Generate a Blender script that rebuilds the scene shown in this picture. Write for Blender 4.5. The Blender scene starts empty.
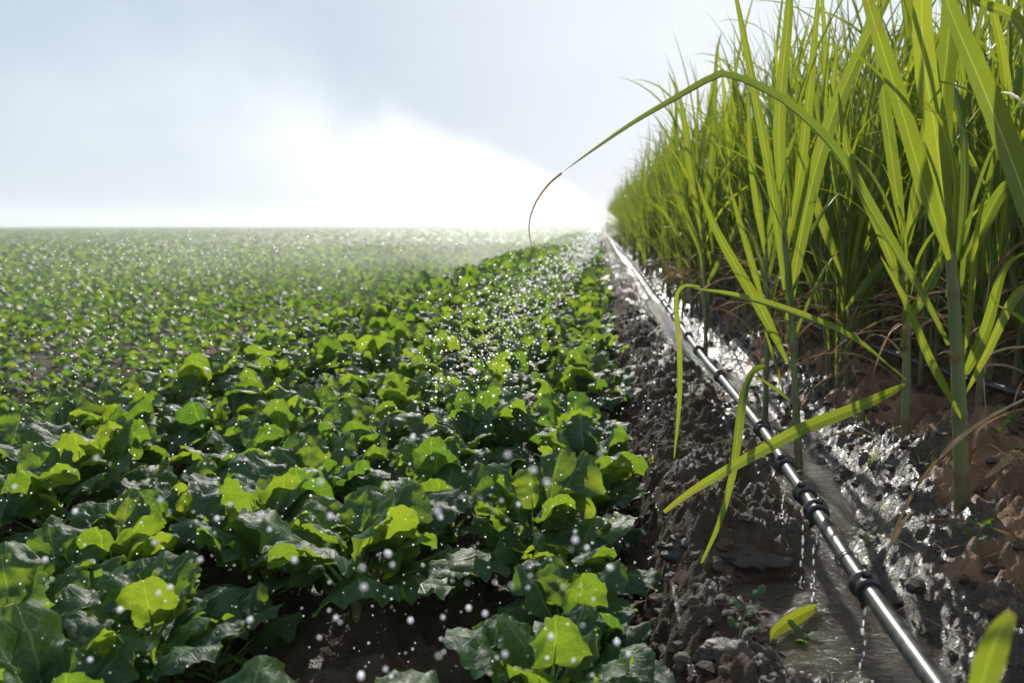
import bpy, math, random
import numpy as np
from mathutils import Vector, Euler, Matrix

R = math.radians
SC = bpy.context.scene
COL = SC.collection
rng = np.random.default_rng(11)
rnd = random.Random(5)

# ------------------------------------------------------------------ camera
LENS = 28.0
FPX = 1024 * LENS / 36.0
THETA = math.atan(116.5 / FPX)
PSI = math.atan(88 * math.cos(THETA) / FPX)
CAMZ = 1.0
cam_d = bpy.data.cameras.new('camera')
cam = bpy.data.objects.new('camera', cam_d)
COL.objects.link(cam)
cam.location = (0, 0, CAMZ)
cam.rotation_euler = (R(90) - THETA, 0, PSI)
cam_d.lens = LENS
cam_d.sensor_width = 36
cam_d.clip_start = 0.02
cam_d.clip_end = 3000
cam_d.dof.use_dof = True
cam_d.dof.focus_distance = 1.9
cam_d.dof.aperture_fstop = 4.0
SC.camera = cam
CM = cam.rotation_euler.to_matrix()

def ray(px, py):
    return CM @ Vector(((px - 512) / FPX, (341.5 - py) / FPX, -1))
def PX(px, py, Y):                      # the point at distance Y down the row seen at a pixel
    d = ray(px, py); return Vector((0, 0, CAMZ)) + d * (Y / d.y)
def GX(px, py, z):                      # the point on the level z seen at a pixel
    d = ray(px, py); return Vector((0, 0, CAMZ)) + d * ((z - CAMZ) / d.z)

# ------------------------------------------------------------------ tagging
def tag(o, label=None, cat=None, group=None, kind=None):
    if label: o['label'] = label
    if cat: o['category'] = cat
    if group: o['group'] = group
    if kind: o['kind'] = kind
    return o
def empty(name, loc, rz=0):
    o = bpy.data.objects.new(name, None); COL.objects.link(o)
    o.location = loc; o.rotation_euler = (0, 0, rz); o.empty_display_size = .05
    return o

# ------------------------------------------------------------------ noise
def _hash(ix, iy, iz, seed):
    h = (ix.astype(np.int64) * 374761393 + iy.astype(np.int64) * 668265263 + iz.astype(np.int64) * 2147483647 + seed * 1274126177) & 0xffffffff
    h = ((h ^ (h >> 13)) * 1274126177) & 0xffffffff
    h = ((h ^ (h >> 16)) * 2246822519) & 0xffffffff
    return (h & 0xffffff) / float(0xffffff)
def vnoise(x, y, seed=0):
    ix = np.floor(x); iy = np.floor(y); fx = x - ix; fy = y - iy
    fx = fx * fx * fx * (fx * (fx * 6 - 15) + 10); fy = fy * fy * fy * (fy * (fy * 6 - 15) + 10)
    z = np.zeros_like(ix)
    a = _hash(ix, iy, z, seed); b = _hash(ix + 1, iy, z, seed); c = _hash(ix, iy + 1, z, seed); d = _hash(ix + 1, iy + 1, z, seed)
    return (a * (1 - fx) + b * fx) * (1 - fy) + (c * (1 - fx) + d * fx) * fy * 1.0 - 0.5
def fbm(x, y, seed=0, octs=4, gain=.5):
    s = 0; a = 1
    for i in range(octs):
        ca, sa = math.cos(i * 1.1), math.sin(i * 1.1)
        s = s + a * vnoise(x * ca - y * sa, x * sa + y * ca, seed + i); x = x * 2.03; y = y * 2.03; a *= gain
    return s
def sstep(a, b, x):
    t = np.clip((x - a) / (b - a), 0, 1); return t * t * (3 - 2 * t)

# ------------------------------------------------------------------ terrain
def ground_z(x, y, fine=True):
    x = np.asarray(x, float); y = np.asarray(y, float)
    low = -0.62
    bed = 0.10
    z = low + (bed - low) * sstep(-2.35, -1.95, x + .06 * np.sin(y * .7))
    z = z + (0.30 - bed) * sstep(0.06, 0.24, x)                 # soil shoulder left of the channel
    mv = sstep(1.68, 2.1, y) * (1 - sstep(3.6, 5.0, y))
    cx = 0.50 + .13 * mv + .02 * np.sin(y * 1.3 + .5)
    bank = .56 + .10 * mv + .02 * np.sin(y * 1.7 + 1.0)
    z = z - 0.085 * np.exp(-((x - cx) / .11) ** 2) * (1 - .3 * sstep(1.66, 1.75, y))
    z = z + 0.17 * np.clip((x - bank) / .34, 0, 1) ** 1.1                   # right bank
    # plunge basin of the pool
    pool = np.exp(-(((x - .43) / .17) ** 4)) * sstep(1.18, 1.30, y) * (1 - sstep(1.62, 1.70, y))
    z = z - 0.075 * pool
    # mud ledge damming the pool upstream
    led = np.exp(-(((x - .28) / .13) ** 4)) * sstep(1.66, 1.71, y) * (1 - sstep(1.78, 1.95, y))
    z = z + 0.045 * led
    z = z + 0.02 * np.exp(-((y - 1.22) / .05) ** 2) * np.exp(-(((x - .36) / .16) ** 4))
    # crop rows: slight ridges
    z = z + .025 * np.cos((x + .02) * 2 * math.pi / .45) * sstep(.1, -.1, x) * sstep(-2.0, -1.8, x)
    if fine:
        strip = np.exp(-((x - cx - .05) / .13) ** 4) * sstep(1.3, 1.8, y)
        soil = sstep(-2.3, -2.0, x) * (1 - .85 * pool) * (1 - .62 * strip)
        near = 1 - sstep(9, 16, y)
        z = z + soil * .055 * fbm(x * 4.2, y * 4.2, 3, 3)
        n = fbm(x * 17, y * 17, 9, 4, .62)
        z = z + soil * near * (.055 * n + .026 * np.abs(fbm(x * 42, y * 42, 21, 3, .6)))
        z = z + (1 - soil) * .05 * fbm(x * 1.2, y * 1.2, 5, 3)
        z = z - .03 * sstep(25, 80, y)
    return z

def gz(x, y): return float(ground_z(np.array([x]), np.array([y]))[0])

def add_mesh(name, co, faces, mats, parent=None, uv=None, smooth=True, midx=None, attrs=None, link=True):
    me = bpy.data.meshes.new(name)
    co = np.asarray(co, np.float32); faces = np.asarray(faces, np.int32)
    me.vertices.add(len(co)); me.vertices.foreach_set('co', co.ravel())
    k = faces.shape[1]
    me.loops.add(faces.size); me.loops.foreach_set('vertex_index', faces.ravel())
    me.polygons.add(len(faces))
    me.polygons.foreach_set('loop_start', np.arange(0, faces.size, k, dtype=np.int32))
    me.polygons.foreach_set('loop_total', np.full(len(faces), k, np.int32))
    if uv is not None:
        l = me.uv_layers.new(name='uv'); l.data.foreach_set('uv', np.asarray(uv, np.float32)[faces.ravel()].ravel())
    if smooth: me.polygons.foreach_set('use_smooth', np.ones(len(faces), bool))
    for m in (mats if isinstance(mats, (list, tuple)) else [mats]): me.materials.append(m)
    if midx is not None: me.polygons.foreach_set('material_index', np.asarray(midx, np.int32))
    for an, av in (attrs or {}).items():
        a = me.attributes.new(an, 'FLOAT', 'POINT'); a.data.foreach_set('value', np.asarray(av, np.float32))
    me.update(calc_edges=True); me.validate()
    if not link: return me
    o = bpy.data.objects.new(name, me); COL.objects.link(o)
    if parent: o.parent = parent
    return o

class Acc:                               # gathers quads (verts, faces, uvs, one value per vertex)
    def __init__(s): s.v = []; s.f = []; s.u = []; s.a = []; s.n = 0
    def add(s, v, f, u=None, a=0.0):
        v = np.asarray(v, float); s.v.append(v); s.f.append(np.asarray(f) + s.n); s.n += len(v)
        s.u.append(np.zeros((len(v), 2)) if u is None else u)
        s.a.append(np.full(len(v), a) if np.isscalar(a) else a)
    def data(s): return np.concatenate(s.v), np.concatenate(s.f), np.concatenate(s.u), np.concatenate(s.a)
    def build(s, name, mat, parent=None, smooth=True, link=True):
        v, f, u, a = s.data()
        return add_mesh(name, v, f, mat, parent, u, smooth, attrs={'tone': a}, link=link)

def grid_faces(nu, nv, off=0):
    i = np.arange(nv - 1)[:, None] * nu + np.arange(nu - 1)[None, :]
    i = i.ravel() + off
    return np.stack([i, i + 1, i + nu + 1, i + nu], 1)

# ------------------------------------------------------------------ materials
def mat(name):
    m = bpy.data.materials.new(name); m.use_nodes = True
    nt = m.node_tree; nt.nodes.clear()
    out = nt.nodes.new('ShaderNodeOutputMaterial')
    return m, nt, out
def nd(nt, t, **kw):
    n = nt.nodes.new(t)
    for k, v in kw.items():
        if k in n.inputs: n.inputs[k].default_value = v
        else: setattr(n, k, v)
    return n
def math_n(nt, op, a, b=None, c=None, clamp=False):
    n = nt.nodes.new('ShaderNodeMath'); n.operation = op; n.use_clamp = clamp
    for i, x in enumerate((a, b, c)):
        if x is None: continue
        if isinstance(x, (int, float)): n.inputs[i].default_value = x
        else: nt.links.new(x, n.inputs[i])
    return n.outputs[0]
def mixc(nt, f, a, b):
    n = nt.nodes.new('ShaderNodeMix'); n.data_type = 'RGBA'
    for s, x in ((n.inputs[0], f), (n.inputs[6], a), (n.inputs[7], b)):
        if isinstance(x, (int, float)): s.default_value = x
        elif isinstance(x, tuple): s.default_value = (*x, 1) if len(x) == 3 else x
        else: nt.links.new(x, s)
    return n.outputs[2]
def noise(nt, scale, detail=4, rough=.55, vec=None, dist=0):
    n = nd(nt, 'ShaderNodeTexNoise', Scale=scale, Detail=detail, Roughness=rough, Distortion=dist)
    if vec is not None: nt.links.new(vec, n.inputs['Vector'])
    return n
def ramp(nt, fac, stops):
    n = nt.nodes.new('ShaderNodeValToRGB'); nt.links.new(fac, n.inputs[0])
    e = n.color_ramp.elements
    while len(e) < len(stops): e.new(.5)
    for k, (p, c) in enumerate(stops):
        e[k].position = p; e[k].color = (*c, 1) if not isinstance(c, (int, float)) else (c, c, c, 1)
    return n.outputs[0]

def leaf_material(name, base, base2, trans, trans2, vein, rough=.42, mixf=.5, parallel=False, dry=(.22, .13, .05)):
    m, nt, out = mat(name); L = nt.links
    uv = nd(nt, 'ShaderNodeUVMap', uv_map='uv'); sep = nt.nodes.new('ShaderNodeSeparateXYZ'); L.new(uv.outputs[0], sep.inputs[0])
    u, v = sep.outputs[0], sep.outputs[1]
    au = math_n(nt, 'ABSOLUTE', math_n(nt, 'SUBTRACT', u, .5))
    tone = nd(nt, 'ShaderNodeAttribute', attribute_name='tone').outputs['Fac']
    info = nd(nt, 'ShaderNodeObjectInfo').outputs['Random']
    geo = nd(nt, 'ShaderNodeTexCoord').outputs['Object']
    n1 = noise(nt, 9 if not parallel else 6, 4, .6, geo)
    t = math_n(nt, 'ADD', math_n(nt, 'MULTIPLY', tone, .55), math_n(nt, 'MULTIPLY', n1.outputs['Fac'], .5))
    t = math_n(nt, 'ADD', t, math_n(nt, 'MULTIPLY', math_n(nt, 'SUBTRACT', info, .5), .3), clamp=True)
    mid = math_n(nt, 'SUBTRACT', 1, math_n(nt, 'DIVIDE', au, .022 if not parallel else .045), clamp=True)
    if parallel:
        w = math_n(nt, 'SINE', math_n(nt, 'MULTIPLY', u, 75)); vn = math_n(nt, 'MULTIPLY', w, .07)
        vn = math_n(nt, 'ADD', vn, .03, clamp=True); side = vn
    else:
        # side veins fan out from the midrib
        ph = math_n(nt, 'SUBTRACT', math_n(nt, 'MULTIPLY', v, 7.0), math_n(nt, 'MULTIPLY', au, 5.5))
        fr = math_n(nt, 'ABSOLUTE', math_n(nt, 'SUBTRACT', math_n(nt, 'FRACT', ph), .5))
        side = math_n(nt, 'SUBTRACT', 1, math_n(nt, 'DIVIDE', fr, .055), clamp=True)
        side = math_n(nt, 'MULTIPLY', side, .7)
        cv = nt.nodes.new('ShaderNodeTexVoronoi'); cv.feature = 'DISTANCE_TO_EDGE'; cv.inputs['Scale'].default_value = 14; L.new(uv.outputs[0], cv.inputs['Vector'])
        net = math_n(nt, 'SUBTRACT', 1, math_n(nt, 'DIVIDE', cv.outputs['Distance'], .07), clamp=True)
        side = math_n(nt, 'MAXIMUM', side, math_n(nt, 'MULTIPLY', net, .28))
    vv = math_n(nt, 'MAXIMUM', mid, side, clamp=True)
    isdry = math_n(nt, 'GREATER_THAN', tone, 1.5)
    edge = math_n(nt, 'MULTIPLY', math_n(nt, 'SUBTRACT', math_n(nt, 'MAXIMUM', v, 0.0), .86, clamp=True), 3.5 if parallel else 0.4, clamp=True)
    edge = math_n(nt, 'MULTIPLY', edge, n1.outputs['Fac'])
    spots = noise(nt, 3.5 if parallel else 5.0, 5, .75, geo)
    bl = ramp(nt, spots.outputs['Fac'], [(.60 if parallel else .66, 0.0), (.70 if parallel else .74, .75)])
    dryf = math_n(nt, 'MAXIMUM', math_n(nt, 'MAXIMUM', isdry, edge), bl, clamp=True)
    bc = mixc(nt, vv, mixc(nt, t, base, base2), vein); bc = mixc(nt, dryf, bc, dry)
    tc = mixc(nt, math_n(nt, 'MULTIPLY', vv, .5), mixc(nt, t, trans, trans2), tuple(min(1, c * 1.5) for c in trans2)); tc = mixc(nt, dryf, tc, tuple(c * 1.1 for c in dry))
    p = nd(nt, 'ShaderNodeBsdfPrincipled', Roughness=rough); L.new(bc, p.inputs['Base Color'])
    p.inputs['Specular IOR Level'].default_value = .30
    tr = nt.nodes.new('ShaderNodeBsdfTranslucent'); L.new(tc, tr.inputs[0])
    bmp = nd(nt, 'ShaderNodeBump', Strength=.35, Distance=.004)
    hb = math_n(nt, 'ADD', math_n(nt, 'MULTIPLY', vv, -.7), noise(nt, 70, 3, .6, geo).outputs['Fac'])
    L.new(hb, bmp.inputs['Height']); L.new(bmp.outputs[0], p.inputs['Normal'])
    mx = nd(nt, 'ShaderNodeMixShader'); mx.inputs[0].default_value = mixf
    L.new(p.outputs[0], mx.inputs[1]); L.new(tr.outputs[0], mx.inputs[2]); L.new(mx.outputs[0], out.inputs[0])
    return m

M_CAB = leaf_material('cabbage_leaf', (.009, .040, .033), (.026, .078, .024), (.075, .19, .018), (.33, .44, .022), (.16, .26, .09), .47, .52)
M_CANE = leaf_material('cane_leaf', (.022, .065, .020), (.06, .125, .026), (.10, .165, .014), (.40, .45, .022), (.42, .50, .22), .4, .5, True)
M_DRY = leaf_material('dry_leaf', (.20, .13, .07), (.30, .22, .13), (.22, .13, .05), (.34, .22, .10), (.4, .3, .2), .6, .3, True)

def stalk_material():
    m, nt, out = mat('cane_stalk'); L = nt.links
    geo = nd(nt, 'ShaderNodeTexCoord').outputs['Object']
    mp = nd(nt, 'ShaderNodeMapping'); mp.inputs['Scale'].default_value = (1, 1, .12); L.new(geo, mp.inputs[0])
    n1 = noise(nt, 90, 4, .6, mp.outputs[0]); n2 = noise(nt, 7, 3, .5, geo)
    c = mixc(nt, n2.outputs['Fac'], (.06, .105, .025), (.14, .18, .045))
    c = mixc(nt, math_n(nt, 'MULTIPLY', n1.outputs['Fac'], .5), c, (.20, .22, .13))
    tone = nd(nt, 'ShaderNodeAttribute', attribute_name='tone').outputs['Fac']
    c = mixc(nt, tone, c, (.13, .085, .05))
    p = nd(nt, 'ShaderNodeBsdfPrincipled', Roughness=.45); L.new(c, p.inputs['Base Color'])
    b = nd(nt, 'ShaderNodeBump', Strength=.3, Distance=.003); L.new(n1.outputs['Fac'], b.inputs['Height']); L.new(b.outputs[0], p.inputs['Normal'])
    L.new(p.outputs[0], out.inputs[0]); return m
M_STALK = stalk_material()

def soil_material():
    m, nt, out = mat('soil'); L = nt.links
    geo = nd(nt, 'ShaderNodeTexCoord').outputs['Object']
    wet = nd(nt, 'ShaderNodeAttribute', attribute_name='wet').outputs['Fac']
    grn = nd(nt, 'ShaderNodeAttribute', attribute_name='green').outputs['Fac']
    bnk = nd(nt, 'ShaderNodeAttribute', attribute_name='bank').outputs['Fac']
    n1 = noise(nt, 12, 6, .65, geo); n2 = noise(nt, 70, 5, .7, geo); n3 = noise(nt, 3.2, 3, .5, geo); n4 = noise(nt, 260, 3, .7, geo)
    dry = mixc(nt, n1.outputs['Fac'], (.028, .017, .010), (.080, .049, .029))
    tan = mixc(nt, n1.outputs['Fac'], (.15, .085, .046), (.36, .23, .14))
    dry = mixc(nt, math_n(nt, 'MULTIPLY', bnk, ramp(nt, n3.outputs['Fac'], [(.35, .25), (.6, 1.0)])), dry, tan)
    dry = mixc(nt, ramp(nt, n4.outputs['Fac'], [(.58, 0.0), (.78, .3)]), dry, (.20, .145, .10))
    wetc = mixc(nt, n1.outputs['Fac'], (.022, .015, .010), (.065, .043, .028))
    col = mixc(nt, wet, dry, wetc)
    gc = mixc(nt, n1.outputs['Fac'], (.03, .07, .018), (.09, .15, .03))
    col = mixc(nt, grn, col, gc)
    p = nd(nt, 'ShaderNodeBsdfPrincipled'); L.new(col, p.inputs['Base Color'])
    r = math_n(nt, 'SUBTRACT', .9, math_n(nt, 'MULTIPLY', wet, math_n(nt, 'ADD', .50, math_n(nt, 'MULTIPLY', n2.outputs['Fac'], .25))), clamp=True)
    L.new(r, p.inputs['Roughness'])
    L.new(math_n(nt, 'MULTIPLY', wet, .75), p.inputs['Coat Weight']); p.inputs['Coat Roughness'].default_value = .24; p.inputs['Coat IOR'].default_value = 1.38
    p.inputs['Specular IOR Level'].default_value = .4
    h = math_n(nt, 'ADD', n2.outputs['Fac'], math_n(nt, 'MULTIPLY', n4.outputs['Fac'], .45))
    h = math_n(nt, 'ADD', h, math_n(nt, 'MULTIPLY', n1.outputs['Fac'], 1.6))
    b = nd(nt, 'ShaderNodeBump', Strength=.9, Distance=.016); L.new(h, b.inputs['Height'])
    L.new(b.outputs[0], p.inputs['Normal'])
    b2 = nd(nt, 'ShaderNodeBump', Strength=.75, Distance=.007); L.new(h, b2.inputs['Height']); L.new(b2.outputs[0], p.inputs['Coat Normal'])
    L.new(p.outputs[0], out.inputs[0]); return m
M_SOIL = soil_material()

def clod_material():
    m, nt, out = mat('clod'); L = nt.links
    geo = nd(nt, 'ShaderNodeTexCoord').outputs['Object']
    n1 = noise(nt, 14, 5, .6, geo); n2 = noise(nt, 120, 4, .7, geo)
    tone = nd(nt, 'ShaderNodeAttribute', attribute_name='tone').outputs['Fac']
    c = mixc(nt, n1.outputs['Fac'], (.03, .02, .014), (.09, .06, .04))
    c = mixc(nt, tone, c, (.018, .014, .012))
    p = nd(nt, 'ShaderNodeBsdfPrincipled'); L.new(c, p.inputs['Base Color'])
    L.new(math_n(nt, 'SUBTRACT', .9, math_n(nt, 'MULTIPLY', tone, .62)), p.inputs['Roughness'])
    b = nd(nt, 'ShaderNodeBump', Strength=.8, Distance=.006); L.new(n2.outputs['Fac'], b.inputs['Height']); L.new(b.outputs[0], p.inputs['Normal'])
    L.new(p.outputs[0], out.inputs[0]); return m
M_CLOD = clod_material()

def water_material():
    m, nt, out = mat('muddy_water'); L = nt.links
    geo = nd(nt, 'ShaderNodeTexCoord').outputs['Object']
    mp = nd(nt, 'ShaderNodeMapping'); mp.inputs['Scale'].default_value = (1, 2.2, 1); L.new(geo, mp.inputs[0])
    n1 = noise(nt, 26, 4, .6, mp.outputs[0], 1.2); n2 = noise(nt, 90, 3, .6, mp.outputs[0], .5); n3 = noise(nt, 6, 4, .6, geo)
    c = mixc(nt, n3.outputs['Fac'], (.018, .015, .011), (.055, .043, .030))
    p = nd(nt, 'ShaderNodeBsdfPrincipled', Roughness=.09, IOR=1.4); L.new(c, p.inputs['Base Color'])
    h = math_n(nt, 'ADD', n1.outputs['Fac'], math_n(nt, 'MULTIPLY', n2.outputs['Fac'], .35))
    b = nd(nt, 'ShaderNodeBump', Strength=.8, Distance=.010); L.new(h, b.inputs['Height']); L.new(b.outputs[0], p.inputs['Normal'])
    L.new(p.outputs[0], out.inputs[0]); return m
M_WATER = water_material()

def plastic(name, c, rough, bump=.15, scuff=(.2, .2, .2)):
    m, nt, out = mat(name); L = nt.links
    geo = nd(nt, 'ShaderNodeTexCoord').outputs['Object']
    n1 = noise(nt, 35, 5, .65, geo); n2 = noise(nt, 220, 3, .6, geo)
    cc = mixc(nt, ramp(nt, n1.outputs['Fac'], [(.47, 0.0), (.66, .75)]), c, scuff)
    p = nd(nt, 'ShaderNodeBsdfPrincipled'); L.new(cc, p.inputs['Base Color'])
    L.new(math_n(nt, 'ADD', rough, math_n(nt, 'MULTIPLY', n1.outputs['Fac'], .18)), p.inputs['Roughness'])
    b = nd(nt, 'ShaderNodeBump', Strength=bump, Distance=.001); L.new(n2.outputs['Fac'], b.inputs['Height']); L.new(b.outputs[0], p.inputs['Normal'])
    L.new(p.outputs[0], out.inputs[0]); return m
M_PIPE = plastic('black_pipe', (.016, .018, .021), .30, .2, (.10, .09, .08))
M_COLLAR = plastic('black_fitting', (.012, .013, .016), .25, .1, (.05, .045, .04))

def drop_material():
    m, nt, out = mat('water_drop'); L = nt.links
    g = nd(nt, 'ShaderNodeBsdfPrincipled', Roughness=.12, IOR=1.33); g.inputs['Base Color'].default_value = (1, 1, 1, 1)
    g.inputs['Subsurface Weight'].default_value = 1; g.inputs['Subsurface Radius'].default_value = (1, 1, 1); g.inputs['Subsurface Scale'].default_value = .006
    L.new(g.outputs[0], out.inputs[0]); return m
M_DROP = drop_material()
M_SPRAY = M_DROP.copy(); M_SPRAY.name = 'spray_drop'
for n_ in M_SPRAY.node_tree.nodes:
    if n_.type == 'BSDF_PRINCIPLED': n_.inputs['Subsurface Scale'].default_value = .06; n_.inputs['Base Color'].default_value = (1, .99, .95, 1); n_.inputs['Roughness'].default_value = .35

# ------------------------------------------------------------------ ground sheet
def graded(segs):
    out = []
    for a, b, s0, s1 in segs:
        x = a
        while x < b - 1e-6:
            out.append(x); t = (x - a) / (b - a); x += s0 + (s1 - s0) * t
    out.append(segs[-1][1]); return np.array(out)
xs_r = graded([(0.0, .95, .006, .006), (.95, 2.0, .008, .03), (2.0, 8, .05, .5), (8, 60, .8, 8), (60, 700, 12, 80)])
xs_l = -graded([(0.0, .6, .012, .02), (.6, 3, .025, .06), (3, 14, .08, .6), (14, 80, 1, 8), (80, 700, 12, 80)])[1:][::-1]
xs = np.concatenate([xs_l, xs_r])
ys = graded([(-6, .8, .6, .1), (.8, 3.2, .0065, .009), (3.2, 8, .012, .05), (8, 30, .07, .5), (30, 120, .7, 5), (120, 1200, 8, 120)])
XX, YY = np.meshgrid(xs, ys)
ZZ = ground_z(XX, YY)
cxx = .50 + .13 * sstep(1.68, 2.1, YY) * (1 - sstep(3.6, 5.0, YY)) + .02 * np.sin(YY * 1.3 + .5)
wn = fbm(XX * 6, YY * 6, 77, 4)
wet = sstep(.21, .13, np.abs(XX - cxx - .05 - .09 * sstep(3.6, 5.5, YY)) + .20 * wn) * sstep(60, 20, YY)
wet = np.maximum(wet, sstep(.05, .3, wn) * sstep(.12, .25, XX) * sstep(.62, .5, XX) * (.22 + .25 * sstep(3.0, 4.5, YY)))
wet = np.maximum(wet, sstep(1.75, 1.6, YY) * sstep(.22, .3, XX) * sstep(.60, .52, XX))
wet = np.maximum(wet, .35 * sstep(.1, 0, XX) * sstep(-2.2, -2, XX))
green = sstep(-2.1, -2.4, XX) * sstep(6, 45, YY) * .9
green = np.maximum(green, sstep(30, 60, YY) * sstep(.2, -.2, XX))
bankm = sstep(.42, .58, XX) * sstep(2.2, 1.0, XX)
ground = add_mesh('ground', np.stack([XX, YY, ZZ], -1).reshape(-1, 3), grid_faces(len(xs), len(ys)), M_SOIL,
                  attrs={'wet': wet.ravel(), 'green': green.ravel(), 'bank': bankm.ravel()})
tag(ground, kind='structure')

# water sheets
def water_sheet(name, x0, x1, y0, y1, z, nx=60, ny=80, slope=0):
    x = np.linspace(x0, x1, nx); y = np.linspace(y0, y1, ny); X, Y = np.meshgrid(x, y)
    Z = z + slope * (Y - y0) + .004 * fbm(X * 22, Y * 34, 51, 3)
    if y0 > 1.6: Z = np.minimum(Z, .248 + (Y - 1.64) * .12 + .004 * fbm(X * 22, Y * 34, 51, 3))
    o = add_mesh(name, np.stack([X, Y, Z], -1).reshape(-1, 3), grid_faces(nx, ny), M_WATER)
    tag(o, kind='structure'); return o
water_sheet('water', .16, .74, 1.15, 1.705, .252)
water_sheet('channel_water', .44, .90, 1.66, 8, .272, 60, 700, .0)

# ------------------------------------------------------------------ plants: leaf makers
def ribbon(path, width, face, nu=5, fold=.25, twist=0.0, tone=.5, wfun=None, phase=0, ripple=.0):
    """a long blade: path (n,3), width profile, the direction its upper side faces"""
    P = np.asarray(path, float); n = len(P)
    T = np.gradient(P, axis=0); T /= np.linalg.norm(T, axis=1)[:, None] + 1e-9
    F = np.tile(np.asarray(face, float), (n, 1)) if np.ndim(face) == 1 else np.asarray(face, float)
    S = np.cross(T, F); S /= np.linalg.norm(S, axis=1)[:, None] + 1e-9
    N = np.cross(S, T)
    t = np.linspace(0, 1, n)
    if twist:
        a = twist * t
        S, N = S * np.cos(a)[:, None] + N * np.sin(a)[:, None], N * np.cos(a)[:, None] - S * np.sin(a)[:, None]
    w = (wfun(t) if wfun else np.minimum(1, .45 + t * 3) * (1 - t ** 2.2) ** .8) * width * .5
    u = np.linspace(-1, 1, nu)
    off = u[None, :, None] * w[:, None, None] * S[:, None, :]
    lift = (np.abs(u)[None, :] * fold + ripple * np.sin(t * 38 + phase)[:, None] * (np.abs(u)[None, :] ** 2)) * w[:, None]
    V = P[:, None, :] + off + lift[:, :, None] * N[:, None, :]
    uv = np.stack([np.tile((u + 1) / 2, (n, 1)), np.tile(t[:, None], (1, nu))], -1)
    return V.reshape(-1, 3), grid_faces(nu, n), uv.reshape(-1, 2), np.full(n * nu, tone)

def smooth_path(pts, n):
    P = np.array([list(p) for p in pts], float)
    d = np.concatenate([[0], np.cumsum(np.linalg.norm(np.diff(P, axis=0), axis=1))]); d /= d[-1]
    m = len(P)
    # Catmull-Rom through the points
    ext = np.vstack([2 * P[0] - P[1], P, 2 * P[-1] - P[-2]])
    out = []
    for t in np.linspace(0, 1, n):
        k = min(m - 2, max(0, int(np.searchsorted(d, t, 'right') - 1)))
        s = (t - d[k]) / (d[k + 1] - d[k] + 1e-9)
        p0, p1, p2, p3 = ext[k:k + 4]
        out.append(.5 * (2 * p1 + (p2 - p0) * s + (2 * p0 - 5 * p1 + 4 * p2 - p3) * s * s + (3 * p1 - p0 - 3 * p2 + p3) * s ** 3))
    return np.array(out)

def arc_path(p0, az, a0, length, bend, n, power=1.6, kink=None):
    t = np.linspace(0, 1, n); ang = a0 + bend * t ** power
    if kink: ang = ang + (t > kink[0]) * kink[1]
    ds = length / (n - 1)
    r = np.concatenate([[0], np.cumsum(np.sin(ang[:-1]) * ds)]); z = np.concatenate([[0], np.cumsum(np.cos(ang[:-1]) * ds)])
    sw = .03 * np.sin(t * 4 + az * 3) * length
    return np.stack([p0[0] + r * math.cos(az) - sw * math.sin(az), p0[1] + r * math.sin(az) + sw * math.cos(az), p0[2] + z], 1)

def tube(path, rad, nu=8, tone=0.0, cap=True):
    P = np.asarray(path, float); n = len(P)
    rad = np.full(n, rad) if np.isscalar(rad) else np.asarray(rad, float)
    T = np.gradient(P, axis=0); T /= np.linalg.norm(T, axis=1)[:, None] + 1e-9
    ref = np.array([0, 0, 1.0]) if abs(T[:, 2]).mean() < .8 else np.array([1.0, 0, 0])
    A = np.cross(T, ref); A /= np.linalg.norm(A, axis=1)[:, None]; B = np.cross(T, A)
    a = np.linspace(0, 2 * math.pi, nu, endpoint=False)
    V = P[:, None] + rad[:, None, None] * (np.cos(a)[None, :, None] * A[:, None] + np.sin(a)[None, :, None] * B[:, None])
    V = V.reshape(-1, 3)
    i = np.arange(n - 1)[:, None] * nu; j = np.arange(nu)[None, :]; jn = (j + 1) % nu
    f = np.stack([i + j, i + jn, i + nu + jn, i + nu + j], -1).reshape(-1, 4)
    if cap:
        c0 = len(V); V = np.vstack([V, P[0:1], P[-1:]])
        jj = np.arange(0, nu, 2); 
        f = np.vstack([f, np.stack([np.full(len(jj), c0), (jj + 2) % nu, (jj + 1) % nu, jj], 1),
                       np.stack([np.full(len(jj), c0 + 1), (n - 1) * nu + jj, (n - 1) * nu + (jj + 1) % nu, (n - 1) * nu + (jj + 2) % nu], 1)])
    return V, f, np.zeros((len(V), 2)), tone

def stalk_geo(base, top, r0, r1, nodes=6, nu=10, seg=5, bow=.01):
    nodes = max(3, nodes)
    base = np.array(base, float); top = np.array(top, float)
    n = nodes * seg + 1; t = np.linspace(0, 1, n)
    P = base + (top - base) * t[:, None]; P[:, 0] += bow * np.sin(t * math.pi)
    rad = r0 + (r1 - r0) * t
    k = (t * nodes) % 1; rad = rad * np.clip((1.02 - t) / .16, .12, 1) ** .7; rad = rad * (1 + .10 * np.exp(-((np.minimum(k, 1 - k)) / .06) ** 2) + .07 * (1 - k) * (t > .1))
    V, f, u, _ = tube(P, rad, nu)
    ring = np.exp(-((np.minimum(k, 1 - k)) / .07) ** 2)
    tone = np.concatenate([np.repeat(np.clip(np.clip(1 - t * 4, 0, 1) * .9 + ring * .75, 0, 1), nu), [0.8, 0]])
    return V, f, u, tone

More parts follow.
